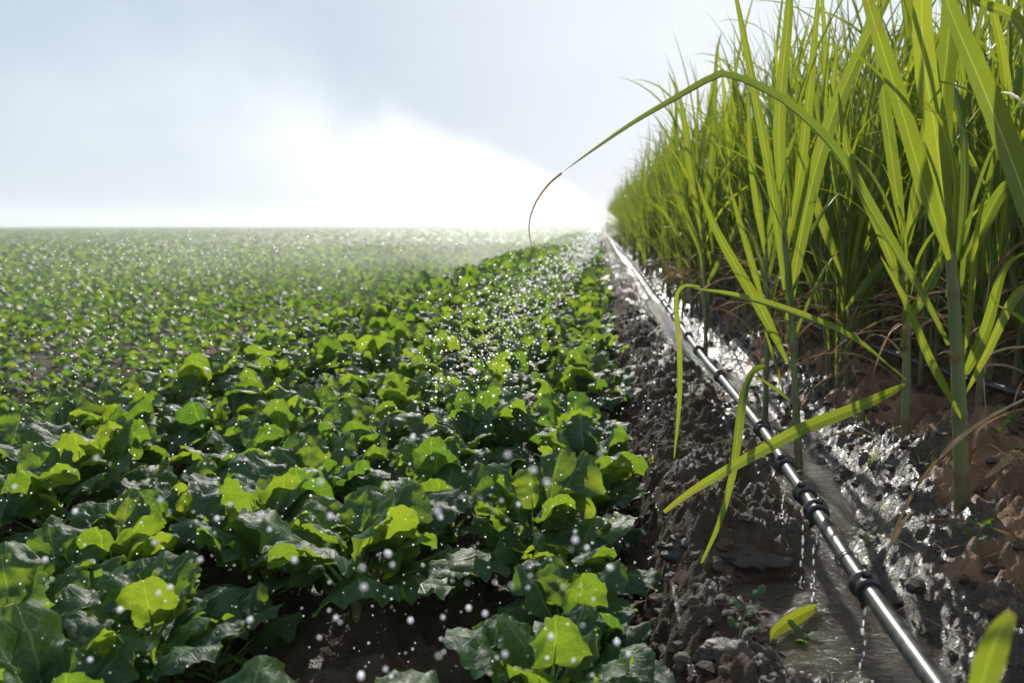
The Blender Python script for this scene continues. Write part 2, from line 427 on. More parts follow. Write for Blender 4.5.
def broad_leaf(base, az, a0, plen, blen, bwid, bend, seed, nu=11, nv=13, tone=.5, stalk=True):
    r = np.random.default_rng(seed)
    n = 24; pl = arc_path(base, az, a0, plen + blen, bend, n, 1.7)
    d = np.linspace(0, 1, n); s0 = plen / (plen + blen)
    tv = np.linspace(0, 1, nv); q = s0 + (1 - s0) * tv
    P = np.stack([np.interp(q, d, pl[:, k]) for k in range(3)], 1)
    T = np.gradient(P, axis=0); T /= np.linalg.norm(T, axis=1)[:, None]
    S = np.tile([-math.sin(az), math.cos(az), 0], (nv, 1)); N = np.cross(T, S)     # N points to the plant's axis side (upper face)
    N = -N
    w = np.clip(1 - np.abs(2 * tv ** .82 - 1) ** 2.6, 0, 1) ** .55
    w[0] = .16; w[-1] = .42; w[-2] *= 1.08
    u = np.linspace(-1, 1, nu)
    ph = r.uniform(0, 6.28, 6); fr = r.uniform(8, 14)
    marg = 1 + .07 * np.sin(tv * fr + ph[0])[:, None] * (u > 0) + .07 * np.sin(tv * fr * 1.2 + ph[1])[:, None] * (u < 0) + .05 * np.sin(tv * 27 + ph[2])[:, None]
    W = bwid * .5 * w[:, None] * marg
    cup = r.uniform(.15, .55)
    au = np.abs(u)[None, :]
    wave = (np.sin(tv * fr * 1.3 + ph[3])[:, None] * (u > 0) + np.sin(tv * fr * 1.1 + ph[4])[:, None] * (u < 0)) * au ** 2.2 * r.uniform(.08, .20)
    wave += .09 * np.sin(tv[:, None] * 26 + ph[5] + 3 * u[None, :]) * au ** 2
    U_, V_ = np.meshgrid(u * 2.2 + ph[0] * 9, tv * 4.5 + ph[1] * 7)
    bulge = .30 * fbm(U_, V_, seed % 997, 3)
    lift = (cup * au ** 1.6 + wave + bulge) * bwid * .5
    lat = u[None, :] * W * (1 - .25 * cup * au)
    swp = .25 * au ** 2 * W * (.5 - tv[:, None])
    V = P[:, None] + lat[:, :, None] * S[:, None] + lift[:, :, None] * N[:, None] * w[:, None, None] - swp[:, :, None] * T[:, None] * .5
    uv = np.stack([np.tile((u + 1) / 2, (nv, 1)), np.tile(tv[:, None], (1, nu))], -1).reshape(-1, 2)
    res = [(V.reshape(-1, 3), grid_faces(nu, nv), uv, np.full(nu * nv, tone))]
    if stalk:
        m = 7; qq = np.linspace(0, s0 + (1 - s0) * .35, m)
        PP = np.stack([np.interp(qq, d, pl[:, k]) for k in range(3)], 1)
        NN = np.array([math.cos(az), math.sin(az), -.2]) * .002
        tv_, tf_, tu_, ta_ = tube(PP + NN, np.linspace(.0060, .0012, m) * (blen / .17) ** .5, 5, .9)
        res.append((tv_, tf_, tu_ + [.5, .4], ta_))
    return res

def cabbage_mesh(seed, detail=2):
    r = np.random.default_rng(seed); A = Acc()
    nl = int(r.integers(14, 19)); h = r.uniform(.07, .12)
    nu, nv = ((15, 17), (7, 8), (3, 4))[2 - detail]
    if detail == 0: nl = 8
    for k in range(nl):
        az = k * 2.4 + r.uniform(-.35, .35); t = k / nl            # outer -> inner
        a0 = (1.0 - .85 * t) * r.uniform(.75, 1.15); bend = r.uniform(.2, 1.5) * (1.0 - .3 * t)
        pl = r.uniform(.09, .17) * (1 - .35 * t); bl = r.uniform(.11, .19) * (1 - .2 * t); bw = bl * r.uniform(.85, 1.15)
        if detail == 0: bw *= 1.25
        for g in broad_leaf((0, 0, h * (.3 + .7 * t)), az, a0, pl, bl, bw, bend, int(r.integers(1e9)), nu, nv, float(r.uniform(0, 1)), detail > 0):
            A.add(*g)
    return A, h

CAB = []
for i in range(9):
    A, h = cabbage_mesh(100 + i, 2)
    v, f, u, a = A.data()
    me = add_mesh('foliage', v, f, M_CAB, uv=u, attrs={'tone': a}, link=False)
    S = Acc(); S.add(*stalk_geo((0, 0, -.09), (0, 0, h), .011, .010, 3, 8, 3, .002))
    sm = S.build('stem', M_STALK, link=False)
    CAB.append((me, sm))
CABLOW = [cabbage_mesh(300 + i, 0)[0].data() for i in range(6)]
CABMID = [cabbage_mesh(400 + i, 1)[0].data() for i in range(5)]

# plant positions
cabs = []
rows = [-.09, -.46, -.81, -1.16, -1.51, -1.86]
for k, x in enumerate(rows):
    y = [1.18, .86, 1.0, 1.02, 1.17, 1.07][k]
    while y < 70:
        cabs.append((x + rnd.uniform(-.06, .06), y + rnd.uniform(-.06, .06), 'bed', k))
        y += .235 if y < 20 else .42
x = -2.42
while x > -60:
    y = 2.2 + max(0, (-x - 2.4) * 1.15)
    st = .30 * (1 + max(0, -x - 12) * .02)
    while y < 55:
        cabs.append((x + rnd.uniform(-.12, .12), y + rnd.uniform(-.12, .12), 'field', 0)); y += st * (1 + max(0, y - 10) * .05)
    x -= .33 * (1 + max(0, -x - 8) * .05)
cabs = [c for c in cabs if not (c[3] == 1 and c[2] == 'bed' and 1.08 < c[1] < 1.5) and not (c[2] == 'bed' and c[0] > -.2 and abs(c[1] - 1.18) < .02)]
cabs.sort(key=lambda c: math.hypot(c[0], c[1]))
count_in_row = {}
def cab_label(x, y, kind, row, i):
    if kind == 'field':
        return 'blurred cabbage plant in the misty lower field beyond the raised bed'
    names = ['row edging the dark soil path', 'second row from the soil path', 'third row from the soil path', 'fourth row from the soil path', 'fifth row from the soil path', 'outer row beside the lower field']
    n = count_in_row[row] = count_in_row.get(row, 0) + 1
    order = ['nearest', 'second nearest', 'third nearest', 'fourth nearest', 'fifth nearest', 'sixth nearest', 'seventh nearest']
    if n <= 7: return f'wavy-leaved cabbage plant, {order[n - 1]} to the camera in the {names[row]}'
    if y < 5: return f'backlit cabbage plant halfway along the {names[row]}'
    return f'small far-off cabbage plant in the {names[row]}'
for i, (x, y, kind, row) in enumerate(cabs[:300]):
    e = empty('cabbage_plant', (x, y, gz(x, y) - .005), rnd.uniform(0, 6.28))
    s = rnd.uniform(.84, 1.08) * (1.0 if kind == 'bed' else .68)
    e.scale = (s, s, s * rnd.uniform(.88, 1.04)); e.rotation_euler.x = rnd.uniform(-.09, .09)
    tag(e, cab_label(x, y, kind, row, i), 'cabbage', 'cabbage plants growing in rows')
    me, sm = CAB[i % len(CAB)]
    for nm, m_ in (('foliage', me), ('stem', sm)):
        o = bpy.data.objects.new(nm, m_); COL.objects.link(o); o.parent = e
rest = cabs[300:]
A = Acc()
zz = ground_z(np.array([c[0] for c in rest]), np.array([c[1] for c in rest]))
for (x, y, kind, row), z in zip(rest, zz):
    d = math.hypot(x, y); src = CABMID[rnd.randrange(5)] if d < 9 else CABLOW[rnd.randrange(6)]
    v, f, u, a = src; s = rnd.uniform(.85, 1.2) * (1 if kind == 'bed' else (.68 + max(0, d - 10) * .03)); th = rnd.uniform(0, 6.28)
    c_, s_ = math.cos(th), math.sin(th)
    V = np.stack([(v[:, 0] * c_ - v[:, 1] * s_) * s + x, (v[:, 0] * s_ + v[:, 1] * c_) * s + y, v[:, 2] * min(s, 1.15) + z], 1)
    A.add(V, f, u, np.clip(a + rnd.uniform(-.3, .3), 0, 1))
# still farther, low coarse tufts to the horizon
src = CABLOW
for k in range(2600):
    y = 50 * (1 + 7 * rnd.random() ** 2.2); x = -2.5 + rnd.uniform(-1.0, .15) * y * .95
    if x > -.2: x = -rnd.uniform(0, 3)
    v, f, u, a = src[rnd.randrange(6)]; s = y * .035 * rnd.uniform(.7, 1.3)
    th = rnd.uniform(0, 6.28); c_, s_ = math.cos(th), math.sin(th)
    V = np.stack([(v[:, 0] * c_ - v[:, 1] * s_) * s + x, (v[:, 0] * s_ + v[:, 1] * c_) * s + y, v[:, 2] * 1.1 - .65 + (.52 if x > -2 else 0) * 0], 1)
    A.add(V, f, u, np.clip(a, 0, 1))
o = A.build('crop_field', M_CAB)
tag(o, 'mass of low green cabbage crop running to the misty horizon', 'crop', kind='stuff')

# ------------------------------------------------------------------ sugar cane
def cane_geo(seed, detail=1):
    r = np.random.default_rng(seed); L = []; D = []
    H = r.uniform(.50, .82); r0 = r.uniform(.006, .011)
    lean = r.uniform(-.06, .06, 2)
    n = (10, 14)[detail] ; nu = (3, 5)[detail]
    if detail == 0: n = 7
    nl = int(r.integers(11, 16)) if detail else 9
    az0 = r.uniform(0, 6.28)
    for k in range(nl):
        t = k / (nl - 1); z = H * (.18 + .82 * t ** .8)
        az = az0 + (k % 2) * math.pi + r.uniform(-.6, .6)
        a0 = r.uniform(.06, .42) * (1.15 - .7 * t); bend = r.uniform(.1, 1.3) * (1.25 - .8 * t)
        if r.random() < .22: bend += r.uniform(.7, 1.6)
        ln = r.uniform(.55, 1.0) * (.75 + .45 * t); w = r.uniform(.011, .028) * (1 if detail else 1.35)
        p = arc_path((lean[0] * z, lean[1] * z, z), az, a0, ln, bend, n, 1.8)
        f = np.array([-math.cos(az) * .9, -math.sin(az) * .9, .45])
        g = ribbon(p, w, f, nu, r.uniform(.15, .5), r.uniform(-1.2, 1.2), float(np.clip(r.normal(.5, .3), 0, 1)), ripple=.12 if detail else 0, phase=r.uniform(0, 6))
        L.append(g)
    for k in range(int(r.integers(4, 8)) if detail else 1):       # withered lower leaves
        az = r.uniform(0, 6.28); p = arc_path((0, 0, r.uniform(.08, .35)), az, r.uniform(.3, 1.0), r.uniform(.25, .5), r.uniform(1.4, 2.3), n, 1.1)
        D.append(ribbon(p, r.uniform(.008, .016), (-math.cos(az), -math.sin(az), .5), 3, .4, r.uniform(-2, 2), .5))
    st = stalk_geo((0, 0, -.05), (lean[0] * H, lean[1] * H, H), r0, r0 * .62, 6, 8 if detail else 5, 4 if detail else 1)
    return L, D, st
CANE = []
for i in range(12):
    L, D, st = cane_geo(700 + i)
    A = Acc(); [A.add(*g) for g in L]; B = Acc(); [B.add(*g) for g in D]; S = Acc(); S.add(*st)
    CANE.append((A.build('leaves', M_CANE, link=False), B.build('withered_leaves', M_DRY, link=False), S.build('stalk', M_STALK, link=False)))
CANELOW = []
for i in range(8):
    L, D, st = cane_geo(900 + i, 0)
    A = Acc(); [A.add(*g) for g in L]; B = Acc(); B.add(*st); [B.add(g[0], g[1], g[2], g[3]) for g in D]
    CANELOW.append((A.data(), B.data()))
canes = []
xr = .68; k = 0
while xr < 9:
    y = {0: 5.2, 1: 2.9, 2: 2.2, 3: 1.9}.get(k, 1.75 + rnd.uniform(-.1, .1))
    if xr > 1.4: y = 1.75 + (xr - 1.4) * .9
    while y < (75 if xr < 2.2 else 30 if xr < 4 else 16):
        canes.append((xr + rnd.uniform(-.08, .08), y + rnd.uniform(-.07, .07), k)); y += (.125 if xr < 1.8 else .18) * (1 + max(0, y - 10) * .03)
    xr += .21 if xr < 2 else .36; k += 1
canes.sort(key=lambda c: math.hypot(c[0], c[1]))
cane_row = {}
def cane_label(x, y, k, i):
    n = cane_row[k] = cane_row.get(k, 0) + 1
    nth = ['first', 'second', 'third', 'fourth', 'fifth', 'sixth']; rw = ['row nearest the channel', 'second row from the channel', 'third row from the channel', 'fourth row from the channel', 'fifth row from the channel']
    if k < 5 and n <= 6: return f'{nth[n - 1]} leafy cane plant of the {rw[k]}, behind the tall front stalks'
    if k == 0: return 'slender cane plant in the front row along the wet channel, further back'
    if k < 5: return 'leafy cane plant inside the stand close behind the front row'
    return 'cane plant deep inside the dense green stand'
for i, (x, y, k) in enumerate(canes[:286]):
    e = empty('sugar_cane', (x, y, gz(x, y) - .01), rnd.uniform(0, 6.28))
    s = rnd.uniform(.86, 1.12) * (1.06 if y > 3.2 else .94); e.scale = (s, s, s)
    e.rotation_euler.x = rnd.uniform(-.08, .08); e.rotation_euler.y = rnd.uniform(-.08, .05)
    tag(e, cane_label(x, y, k, i), 'sugar cane', 'sugar cane plants of the stand')
    a, b, c = CANE[rnd.randrange(12)]
    for nm, m_ in (('leaves', a), ('withered_leaves', b), ('stalk', c)):
        o = bpy.data.objects.new(nm, m_); COL.objects.link(o); o.parent = e
A = Acc(); B = Acc(); rest = canes[286:]
zz = ground_z(np.array([c[0] for c in rest]), np.array([c[1] for c in rest]))
for (x, y, k), z in zip(rest, zz):
    s = rnd.uniform(.88, 1.18) * (1 + max(0, y - 12) * .004); th = rnd.uniform(0, 6.28); c_, s_ = math.cos(th), math.sin(th)
    for (v, f, u, a), acc in zip(CANELOW[rnd.randrange(8)], (A, B)):
        V = np.stack([(v[:, 0] * c_ - v[:, 1] * s_) * s + x, (v[:, 0] * s_ + v[:, 1] * c_) * s + y, v[:, 2] * s + z], 1)
        acc.add(V, f, u, a)
v1, f1, u1, a1 = A.data(); v2, f2, u2, a2 = B.data()
o = add_mesh('cane_stand', np.vstack([v1, v2]), np.vstack([f1, f2 + len(v1)]), [M_CANE, M_STALK], uv=np.vstack([u1, u2]),
             midx=np.concatenate([np.zeros(len(f1)), np.ones(len(f2))]), attrs={'tone': np.concatenate([a1, a2])})
tag(o, 'far mass of tall green sugar cane receding along the channel', 'sugar cane', kind='stuff')

# hero canes: stalk and every blade a part of its own, paths measured from the photograph
VIEW = np.array([0, -1.0, 0.15])
def hero(base, top, r0, r1, label, leaves, nodes=6):
    """base/top: world points; leaves: (points, width, twist, fold, tone, face)"""
    base = Vector(base); e = empty('sugar_cane', base)
    tag(e, label, 'sugar cane', 'tall cane plants at the front of the stand')
    b0 = np.array(base)
    S = Acc(); S.add(*stalk_geo((0, 0, -.05), np.array(top) - b0, r0, r1, nodes, 14, 10, .006)); S.build('stalk', M_STALK, e)
    for pts, w, tw, fold, tone, face in leaves:
        P = smooth_path(pts, 34) - b0
        A = Acc()
        A.add(*ribbon(P, w * .74, face if face is not None else VIEW, 7, fold * 1.5, tw, tone, wfun=lambda t: np.minimum(1, .3 + t * 2.6) * np.clip(1 - t ** 3, 0, 1) ** .75, ripple=.06))
        A.build('leaf', M_CANE, e)
    r = random.Random(label); tz = Vector(top) - base
    B = Acc()
    for k in range(7):                       # slim side blades
        f_ = .45 + .55 * k / 6; az = r.uniform(0, 6.28)
        q = arc_path(tuple(tz * f_), az, r.uniform(.1, .5), r.uniform(.35, .75), r.uniform(.3, 1.8), 20, 1.7)
        Bk = Acc(); Bk.add(*ribbon(q, r.uniform(.010, .018), (-math.cos(az), -math.sin(az), .4), 5, .4, r.uniform(-1, 1), r.uniform(.1, .9), ripple=.1)); Bk.build('leaf', M_CANE, e)
    D = Acc()
    for k in range(6):                       # dry sheaths and withered blades low on the stalk
        f_ = r.uniform(.06, .5); az = r.uniform(0, 6.28)
        q = arc_path(tuple(tz * f_), az, r.uniform(.1, .9), r.uniform(.12, .4), r.uniform(1.2, 2.4), 14, 1.1)
        D.add(*ribbon(q, r.uniform(.006, .013), (-math.cos(az), -math.sin(az), .5), 3, .5, r.uniform(-2, 2), r.random()))
    D.build('withered_leaves', M_DRY, e)
    return e
DY = 0.0
def onground(px, py):
    z = .38
    for _ in range(12): g = GX(px, py, z); z += .6 * (gz(g.x, g.y) - z)
    return GX(px, py, z)
def root(px, py, Y0):
    global DY
    g = onground(px, py); DY = g.y - Y0; return g
def PP(lst, Y, dY=0):
    Y = Y + DY
    n = len(lst); return [PX(a, b, Y + dY * i / max(1, n - 1)) for i, (a, b) in enumerate(lst)]
# B: the tallest, nearest stalk at right
hero(root(965, 510, 1.6), PX(944, 165, 1.58 + DY), .0165, .008, 'thickest cane stalk at right, with broad shaded leaves, nearest the camera', [
    (PP([(948, 250), (938, 150), (924, 60), (921, -30), (918, -120)], 1.57), .062, .0, .10, .95, None),
    (PP([(946, 235), (941, 120), (948, 40), (952, -60), (950, -160)], 1.59, .05), .050, .5, .5, .15, None),
    (PP([(949, 260), (925, 190), (897, 95), (866, -5), (850, -70)], 1.54, -.06), .046, .3, .3, .55, None),
    (PP([(950, 300), (1003, 190), (1036, 210), (1060, 290)], 1.62, -.1), .035, .4, .4, .4, None),
    (PP([(948, 345), (925, 300), (880, 225), (836, 152), (792, 108), (757, 87), (735, 78), (722, 75), (706, 82), (683, 95), (641, 119), (600, 146), (560, 174)], 1.5, -.04), .031, -.7, .35, .0, None),
    (PP([(957, 390), (985, 330), (1004, 270), (1030, 250)], 1.6, -.08), .030, .6, .3, .55, None),
    (PP([(962, 420), (930, 360), (905, 300), (880, 255)], 1.56, -.08), .022, .5, .4, .35, None),
])
# dry thread-like tip of the long arching leaf
# A: the stalk standing beside the pipe
ea = hero(root(801, 484, 1.76), PX(781, 190, 1.78 + DY), .0115, .006, 'cane stalk rising right beside the pipe coupling, middle of the picture', [
    (PP([(782, 215), (779, 120), (788, 20), (792, -60)], 1.78), .046, .2, .2, .75, None),
    (PP([(784, 290), (772, 190), (758, 110), (742, 25), (728, -40)], 1.74, -.05), .034, .5, .3, .6, None),
    (PP([(784, 260), (800, 170), (812, 60), (820, -30)], 1.8), .040, -.3, .3, .5, None),
    (PP([(787, 320), (806, 210), (826, 135), (851, 72), (892, -12), (915, -60)], 1.76, .04), .060, .35, .25, .85, None),
    (PP([(787, 362), (764, 315), (737, 268), (714, 225), (696, 178)], 1.76, -.1), .042, .4, .25, .6, None),
    (PP([(789, 400), (770, 385), (748, 372)], 1.76, -.02), .012, .4, .3, .3, None),
])
# C
hero(root(906, 441, 2.15), PX(904, 230, 2.15 + DY), .0125, .007, 'straight cane stalk between the pipe-side stalk and the thickest one', [
    (PP([(905, 250), (892, 160), (880, 60), (880, -20)], 2.15), .044, .3, .3, .5, None),
    (PP([(905, 255), (922, 150), (934, 40)], 2.18), .048, -.4, .3, .8, None),
    (PP([(905, 300), (880, 230), (850, 160), (838, 90)], 2.1), .038, .5, .3, .45, None),
    (PP([(906, 330), (940, 260), (958, 190), (966, 150)], 2.2), .040, .3, .3, .7, None),
    (PP([(906, 380), (850, 338), (790, 312), (740, 297), (692, 288)], 2.05, -.2), .040, .8, .3, .8, (0, -.35, 1)),
])
# D
hero(root(848, 392, 2.75), PX(842, 200, 2.75 + DY), .012, .007, 'cane stalk second row back, above the wet mud bank', [
    (PP([(842, 230), (832, 120), (838, 40)], 2.75), .045, .3, .3, .6, None),
    (PP([(843, 240), (862, 150), (876, 60)], 2.75), .045, -.3, .3, .4, None),
    (PP([(844, 280), (815, 200), (800, 120)], 2.7), .042, .5, .3, .85, None),
    (PP([(845, 310), (880, 265), (905, 235), (918, 240)], 2.6), .034, .5, .3, .5, None),
])
# E
hero(root(765, 428, 2.3), PX(766, 230, 2.3 + DY), .0105, .006, 'thin cane stalk rising from behind the second pipe fitting', [
    (PP([(766, 260), (752, 170), (748, 90)], 2.3), .036, .3, .3, .7, None),
    (PP([(766, 270), (776, 190), (800, 120)], 2.3), .036, -.3, .3, .5, None),
    (PP([(765, 310), (745, 240), (728, 180)], 2.25), .032, .4, .3, .6, None),
    (PP([(765, 330), (780, 380), (786, 410)], 2.2), .016, .4, .3, .6, None),
])
# F
hero(root(706, 362, 3.3), PX(702, 215, 3.3 + DY), .012, .007, 'slim cane stalk farthest up the channel of the front ones', [
    (PP([(702, 240), (690, 170), (683, 110), (668, 70)], 3.3), .044, .3, .3, .7, None),
    (PP([(702, 235), (712, 150), (716, 60), (722, 30)], 3.3), .048, -.3, .3, .5, None),
    (PP([(703, 260), (680, 200), (662, 150)], 3.2), .038, .4, .3, .6, None),
    (PP([(704, 290), (730, 240), (745, 200)], 3.3), .036, .4, .3, .5, None),
])
# G: mostly off the right edge, sends the big dark leaf across the corner
DY = 0
hero(PX(1090, 640, 1.45), PX(1060, 260, 1.45), .020, .012, 'cane at the right edge whose wide dark leaf crosses the top right corner', [
    (PP([(1056, 300), (1024, 195), (988, 100), (950, 10), (925, -60)], 1.42, -.04), .060, .0, .22, .35, None),
    (PP([(1056, 260), (1030, 45), (975, 0), (930, -40)], 1.5), .034, .3, .3, .3, None),
    (PP([(1060, 330), (1022, 290), (985, 355), (962, 400)], 1.45), .026, .3, .3, .7, None),
])
# dry thread tip of the arching leaf (part of the thickest cane)
hb = [o for o in bpy.data.objects if o.name.startswith('sugar_cane') and o.get('label', '').startswith('thickest')][0]
DY = hb.location.y - 1.6
P = smooth_path(PP([(562, 173), (549, 184), (536, 202), (529, 224), (532, 248), (541, 268)], 1.462, -.03), 20) - np.array(hb.location)
A = Acc(); A.add(*ribbon(P, .0045, VIEW, 3, .3, 1.0, 1.8, wfun=lambda t: 1 - .7 * t)); A.build('withered_tip', M_DRY, hb)

# loose blades across the channel
def blade(name, label, cat, pts, w, tone, tw, face, material=None, wf=None):
    P = smooth_path(pts, 30); o0 = P[0].copy(); A = Acc()
    A.add(*ribbon(P - o0, w, face, 7, .25, tw, tone, wfun=wf or (lambda t: np.clip(np.sin(math.pi * np.clip(t * .9 + .06, 0, 1)), 0, 1) ** .6), ripple=.06))
    o = A.build(name, material or M_CANE); o.location = o0
    tag(o, label, cat); return o
blade('cane_leaf', 'long fallen green blade slanting across the pipe above its couplings', 'leaf',
      [PX(905, 384, 2.12), PX(886, 394, 1.98), PX(845, 412, 1.82), PX(799, 430, 1.66), PX(733, 466, 1.5), PX(690, 492, 1.46), PX(664, 512, 1.45)], .028, .95, .25, (0, -1, .25))
blade('cane_leaf', 'narrow green blade hanging down left of the pipe into the channel', 'leaf',
      [PX(765, 366, 2.2), PX(752, 372, 1.9), PX(743, 396, 1.66), PX(737, 440, 1.60), PX(732, 475, 1.58), PX(718, 525, 1.56), PX(701, 563, 1.56)], .022, .65, .5, VIEW)
blade('cane_leaf', 'thin drooping blade hanging over the dark soil, tip almost at the ground', 'leaf',
      [PX(700, 287, 1.95), PX(684, 286, 1.95), PX(676, 300, 1.95), PX(679, 345, 1.95), PX(679, 400, 1.95), PX(674, 458, 1.95)], .014, .6, .6, VIEW)
blade('cane_leaf', 'blurred bright green blade tip poking up in the bottom right corner', 'leaf',
      [PX(972, 720, .62), PX(985, 672, .62), PX(998, 635, .62), PX(1012, 612, .62)], .022, .8, .3, VIEW)
blade('yellow_leaf', 'yellow-green fallen leaf lying over the muddy pool', 'leaf',
      [GX(816, 607, .262), GX(795, 617, .27), GX(778, 628, .268), GX(765, 644, .252)], .030, 1.0, .2, (.1, -1, .25))
blade('dry_leaf', 'long grey withered cane leaf leaning across the bank below the thickest stalk', 'dry leaf',
      [PX(1030, 396, 1.7), PX(985, 420, 1.58), PX(945, 452, 1.48), (GX(912, 495, .46)), (GX(893, 535, .43)), (GX(884, 562, .40))], .008, .9, .6, (0, -.6, 1), M_DRY)
blade('dry_leaf', 'short pale withered leaf sliver on the slope of the bank', 'dry leaf',
      [GX(911, 512, .47), GX(900, 528, .44), GX(890, 548, .41)], .007, .9, .3, (0, -.6, 1), M_DRY)
blade('dry_leaf', 'rusty orange dry leaf lying on the soil at the right edge', 'dry leaf',
      [GX(1035, 448, .50), GX(1005, 463, .485), GX(985, 478, .48)], .012, .9, .3, (0, -.6, 1), M_DRY)

# ------------------------------------------------------------------ drip pipes
M_PZ = .45
pix = [(920, 662), (873, 597), (845, 556), (805, 494), (788, 470), (764, 432), (722, 379), (697, 349), (655, 291), (628, 257)]
ppts = [GX(a, b, M_PZ) for a, b in pix]
ppts = [ppts[0] + (ppts[0] - ppts[1]) * 6, ppts[0] + (ppts[0] - ppts[1]) * 2] + ppts + [Vector((.42, 20, M_PZ)), Vector((.45, 45, M_PZ))]
path = smooth_path(ppts, 420)
# re-sample: fine near, coarse far
pipe = empty('drip_pipe', (path[60][0], path[60][1], .45))
tag(pipe, 'long glossy black drip pipe running down the channel with ring couplings', 'pipe', 'black drip irrigation pipes')
off = np.array(pipe.location)
A = Acc(); A.add(*tube(path - off, .0134, 20)); A.build('pipe_body', M_PIPE, pipe)
def along(pathpts, q):
    d = np.concatenate([[0], np.cumsum(np.linalg.norm(np.diff(pathpts, axis=0), axis=1))])
    q = np.atleast_1d(q)
    return np.stack([np.interp(q, d, pathpts[:, k]) for k in range(3)], 1), d
def lathe_x(profile, nu=24):
    """profile of (x, r): ring mesh round the local x axis"""
    a = np.linspace(0, 2 * math.pi, nu, endpoint=False)
    V = np.array([[x, r * math.cos(t), r * math.sin(t)] for x, r in profile for t in a]); n = len(profile)
    i = np.arange(n - 1)[:, None] * nu; j = np.arange(nu)[None, :]; jn = (j + 1) % nu
    f = np.stack([i + j, i + nu + j, i + nu + jn, i + jn], -1).reshape(-1, 4)
    return V, f
cA = Acc(); V, f = lathe_x([(-.017, .0155), (-.017, .0205), (-.0155, .0225), (-.0125, .0225), (-.0105, .0195), (.0045, .0195), (.0065, .0235), (.009, .0255), (.014, .0255), (.0165, .0235), (.0165, .0155)])
cA.add(V, f); CM_ME = cA.build('coupling', M_COLLAR, link=False)
nA = Acc(); V, f, u, a = tube(np.array([[0, 0, -.018], [0, 0, -.027], [0, 0, -.028], [0, 0, -.036]]), [.0075, .0075, .0045, .0035], 12); nA.add(V, f)
NOZ_ME = nA.build('drip_nozzle', M_COLLAR, link=False); nA = Acc()
V, f, u, a = tube(np.array([[0, .004, .019], [0, .004, .029], [0, .004, .031]]), [.0085, .0075, .004], 12); nA.add(V, f)
TAB_ME = nA.build('valve_cap', M_COLLAR, link=False)
_, D = along(path, 0)
def q_of(px, py):
    g = GX(px, py, M_PZ); k = np.argmin(np.linalg.norm(path - np.array(g), axis=1)); return D[k]
qs = [q_of(*p) for p in [(873.5, 597), (827, 523), (805, 494), (788.5, 470), (764, 431), (720, 378), (697, 350)]]
q = qs[-1] + .45
while q < D[-1] and len(qs) < 45: qs.append(q); q += .45 * (1 + .03 * max(0, q - 12))
COUP = []
for q in qs:
    p, _ = along(path, q); p = p[0]; p2, _ = along(path, q + .02); t = Vector(p2[0] - p).normalized()
    o = bpy.data.objects.new('coupling', CM_ME); COL.objects.link(o); o.parent = pipe; o.scale = (.93,) * 3
    o.location = Vector(p) - pipe.location; o.rotation_euler = (t.to_track_quat('X', 'Z') @ Euler((rnd.uniform(-.35, .35), 0, 0)).to_quaternion()).to_euler()
    n = bpy.data.objects.new('drip_nozzle', NOZ_ME); COL.objects.link(n); n.parent = o
    n = bpy.data.objects.new('valve_cap', TAB_ME); COL.objects.link(n); n.parent = o
    COUP.append(Vector(p))
# seam ring between two couplings
p, _ = along(path, q_of(845, 557)); p2, _ = along(path, q_of(845, 557) + .02)
V, f = lathe_x([(-.0025, .0157), (-.002, .0172), (.002, .0172), (.0025, .0157)]); sA = Acc(); sA.add(V, f)
o = sA.build('seam_ring', M_COLLAR, pipe); o.location = Vector(p[0]) - pipe.location; o.rotation_euler = Vector(p2[0] - p[0]).normalized().to_track_quat('X', 'Z').to_euler()
# second pipe deeper in the cane
p2pts = [GX(1060, 408, .53), GX(1024, 395, .53), GX(950, 373, .53), GX(874, 346, .535), GX(800, 318, .53), Vector((1.16, 9, .52))]
p2pts = [p2pts[0] + (p2pts[0] - p2pts[1]) * 6] + p2pts
path2 = smooth_path(p2pts, 120)
e2 = empty('drip_pipe', tuple(path2[20])); tag(e2, 'second thin grey-lit drip pipe lying behind the cane stalks at right', 'pipe', 'black drip irrigation pipes')
A = Acc(); A.add(*tube(path2 - path2[20], .0135, 14)); A.build('pipe_body', M_PIPE, e2)
for qx in (905, 985):
    k = int(np.argmin([abs((Vector(pp) - GX(qx, 358 + (qx - 905) * .28, .53)).length) for pp in path2]))
    o = bpy.data.objects.new('coupling', CM_ME); COL.objects.link(o); o.parent = e2; o.scale = (.85,) * 3
    o.location = Vector(path2[k] - path2[20]); o.rotation_euler = Vector(path2[k + 1] - path2[k]).normalized().to_track_quat('X', 'Z').to_euler()

# ------------------------------------------------------------------ water drops
def ico(sub=1):
    import bmesh
    bm = bmesh.new(); bmesh.ops.create_icosphere(bm, subdivisions=sub, radius=1)
    v = np.array([x.co[:] for x in bm.verts]); f = np.array([[q.index for q in p.verts] for p in bm.faces]); bm.free(); return v, f
IV, IF = ico(1); IV2, IF2 = ico(2)
def tri_build(name, parts, material, tones=None):
    vs, fs, n = [], [], 0
    for v, f in parts: vs.append(v); fs.append(f + n); n += len(v)
    at = {'tone': np.concatenate([np.full(len(v), t) for (v, f), t in zip(parts, tones)])} if tones is not None else None
    return add_mesh(name, np.vstack(vs), np.vstack(fs), material, attrs=at)
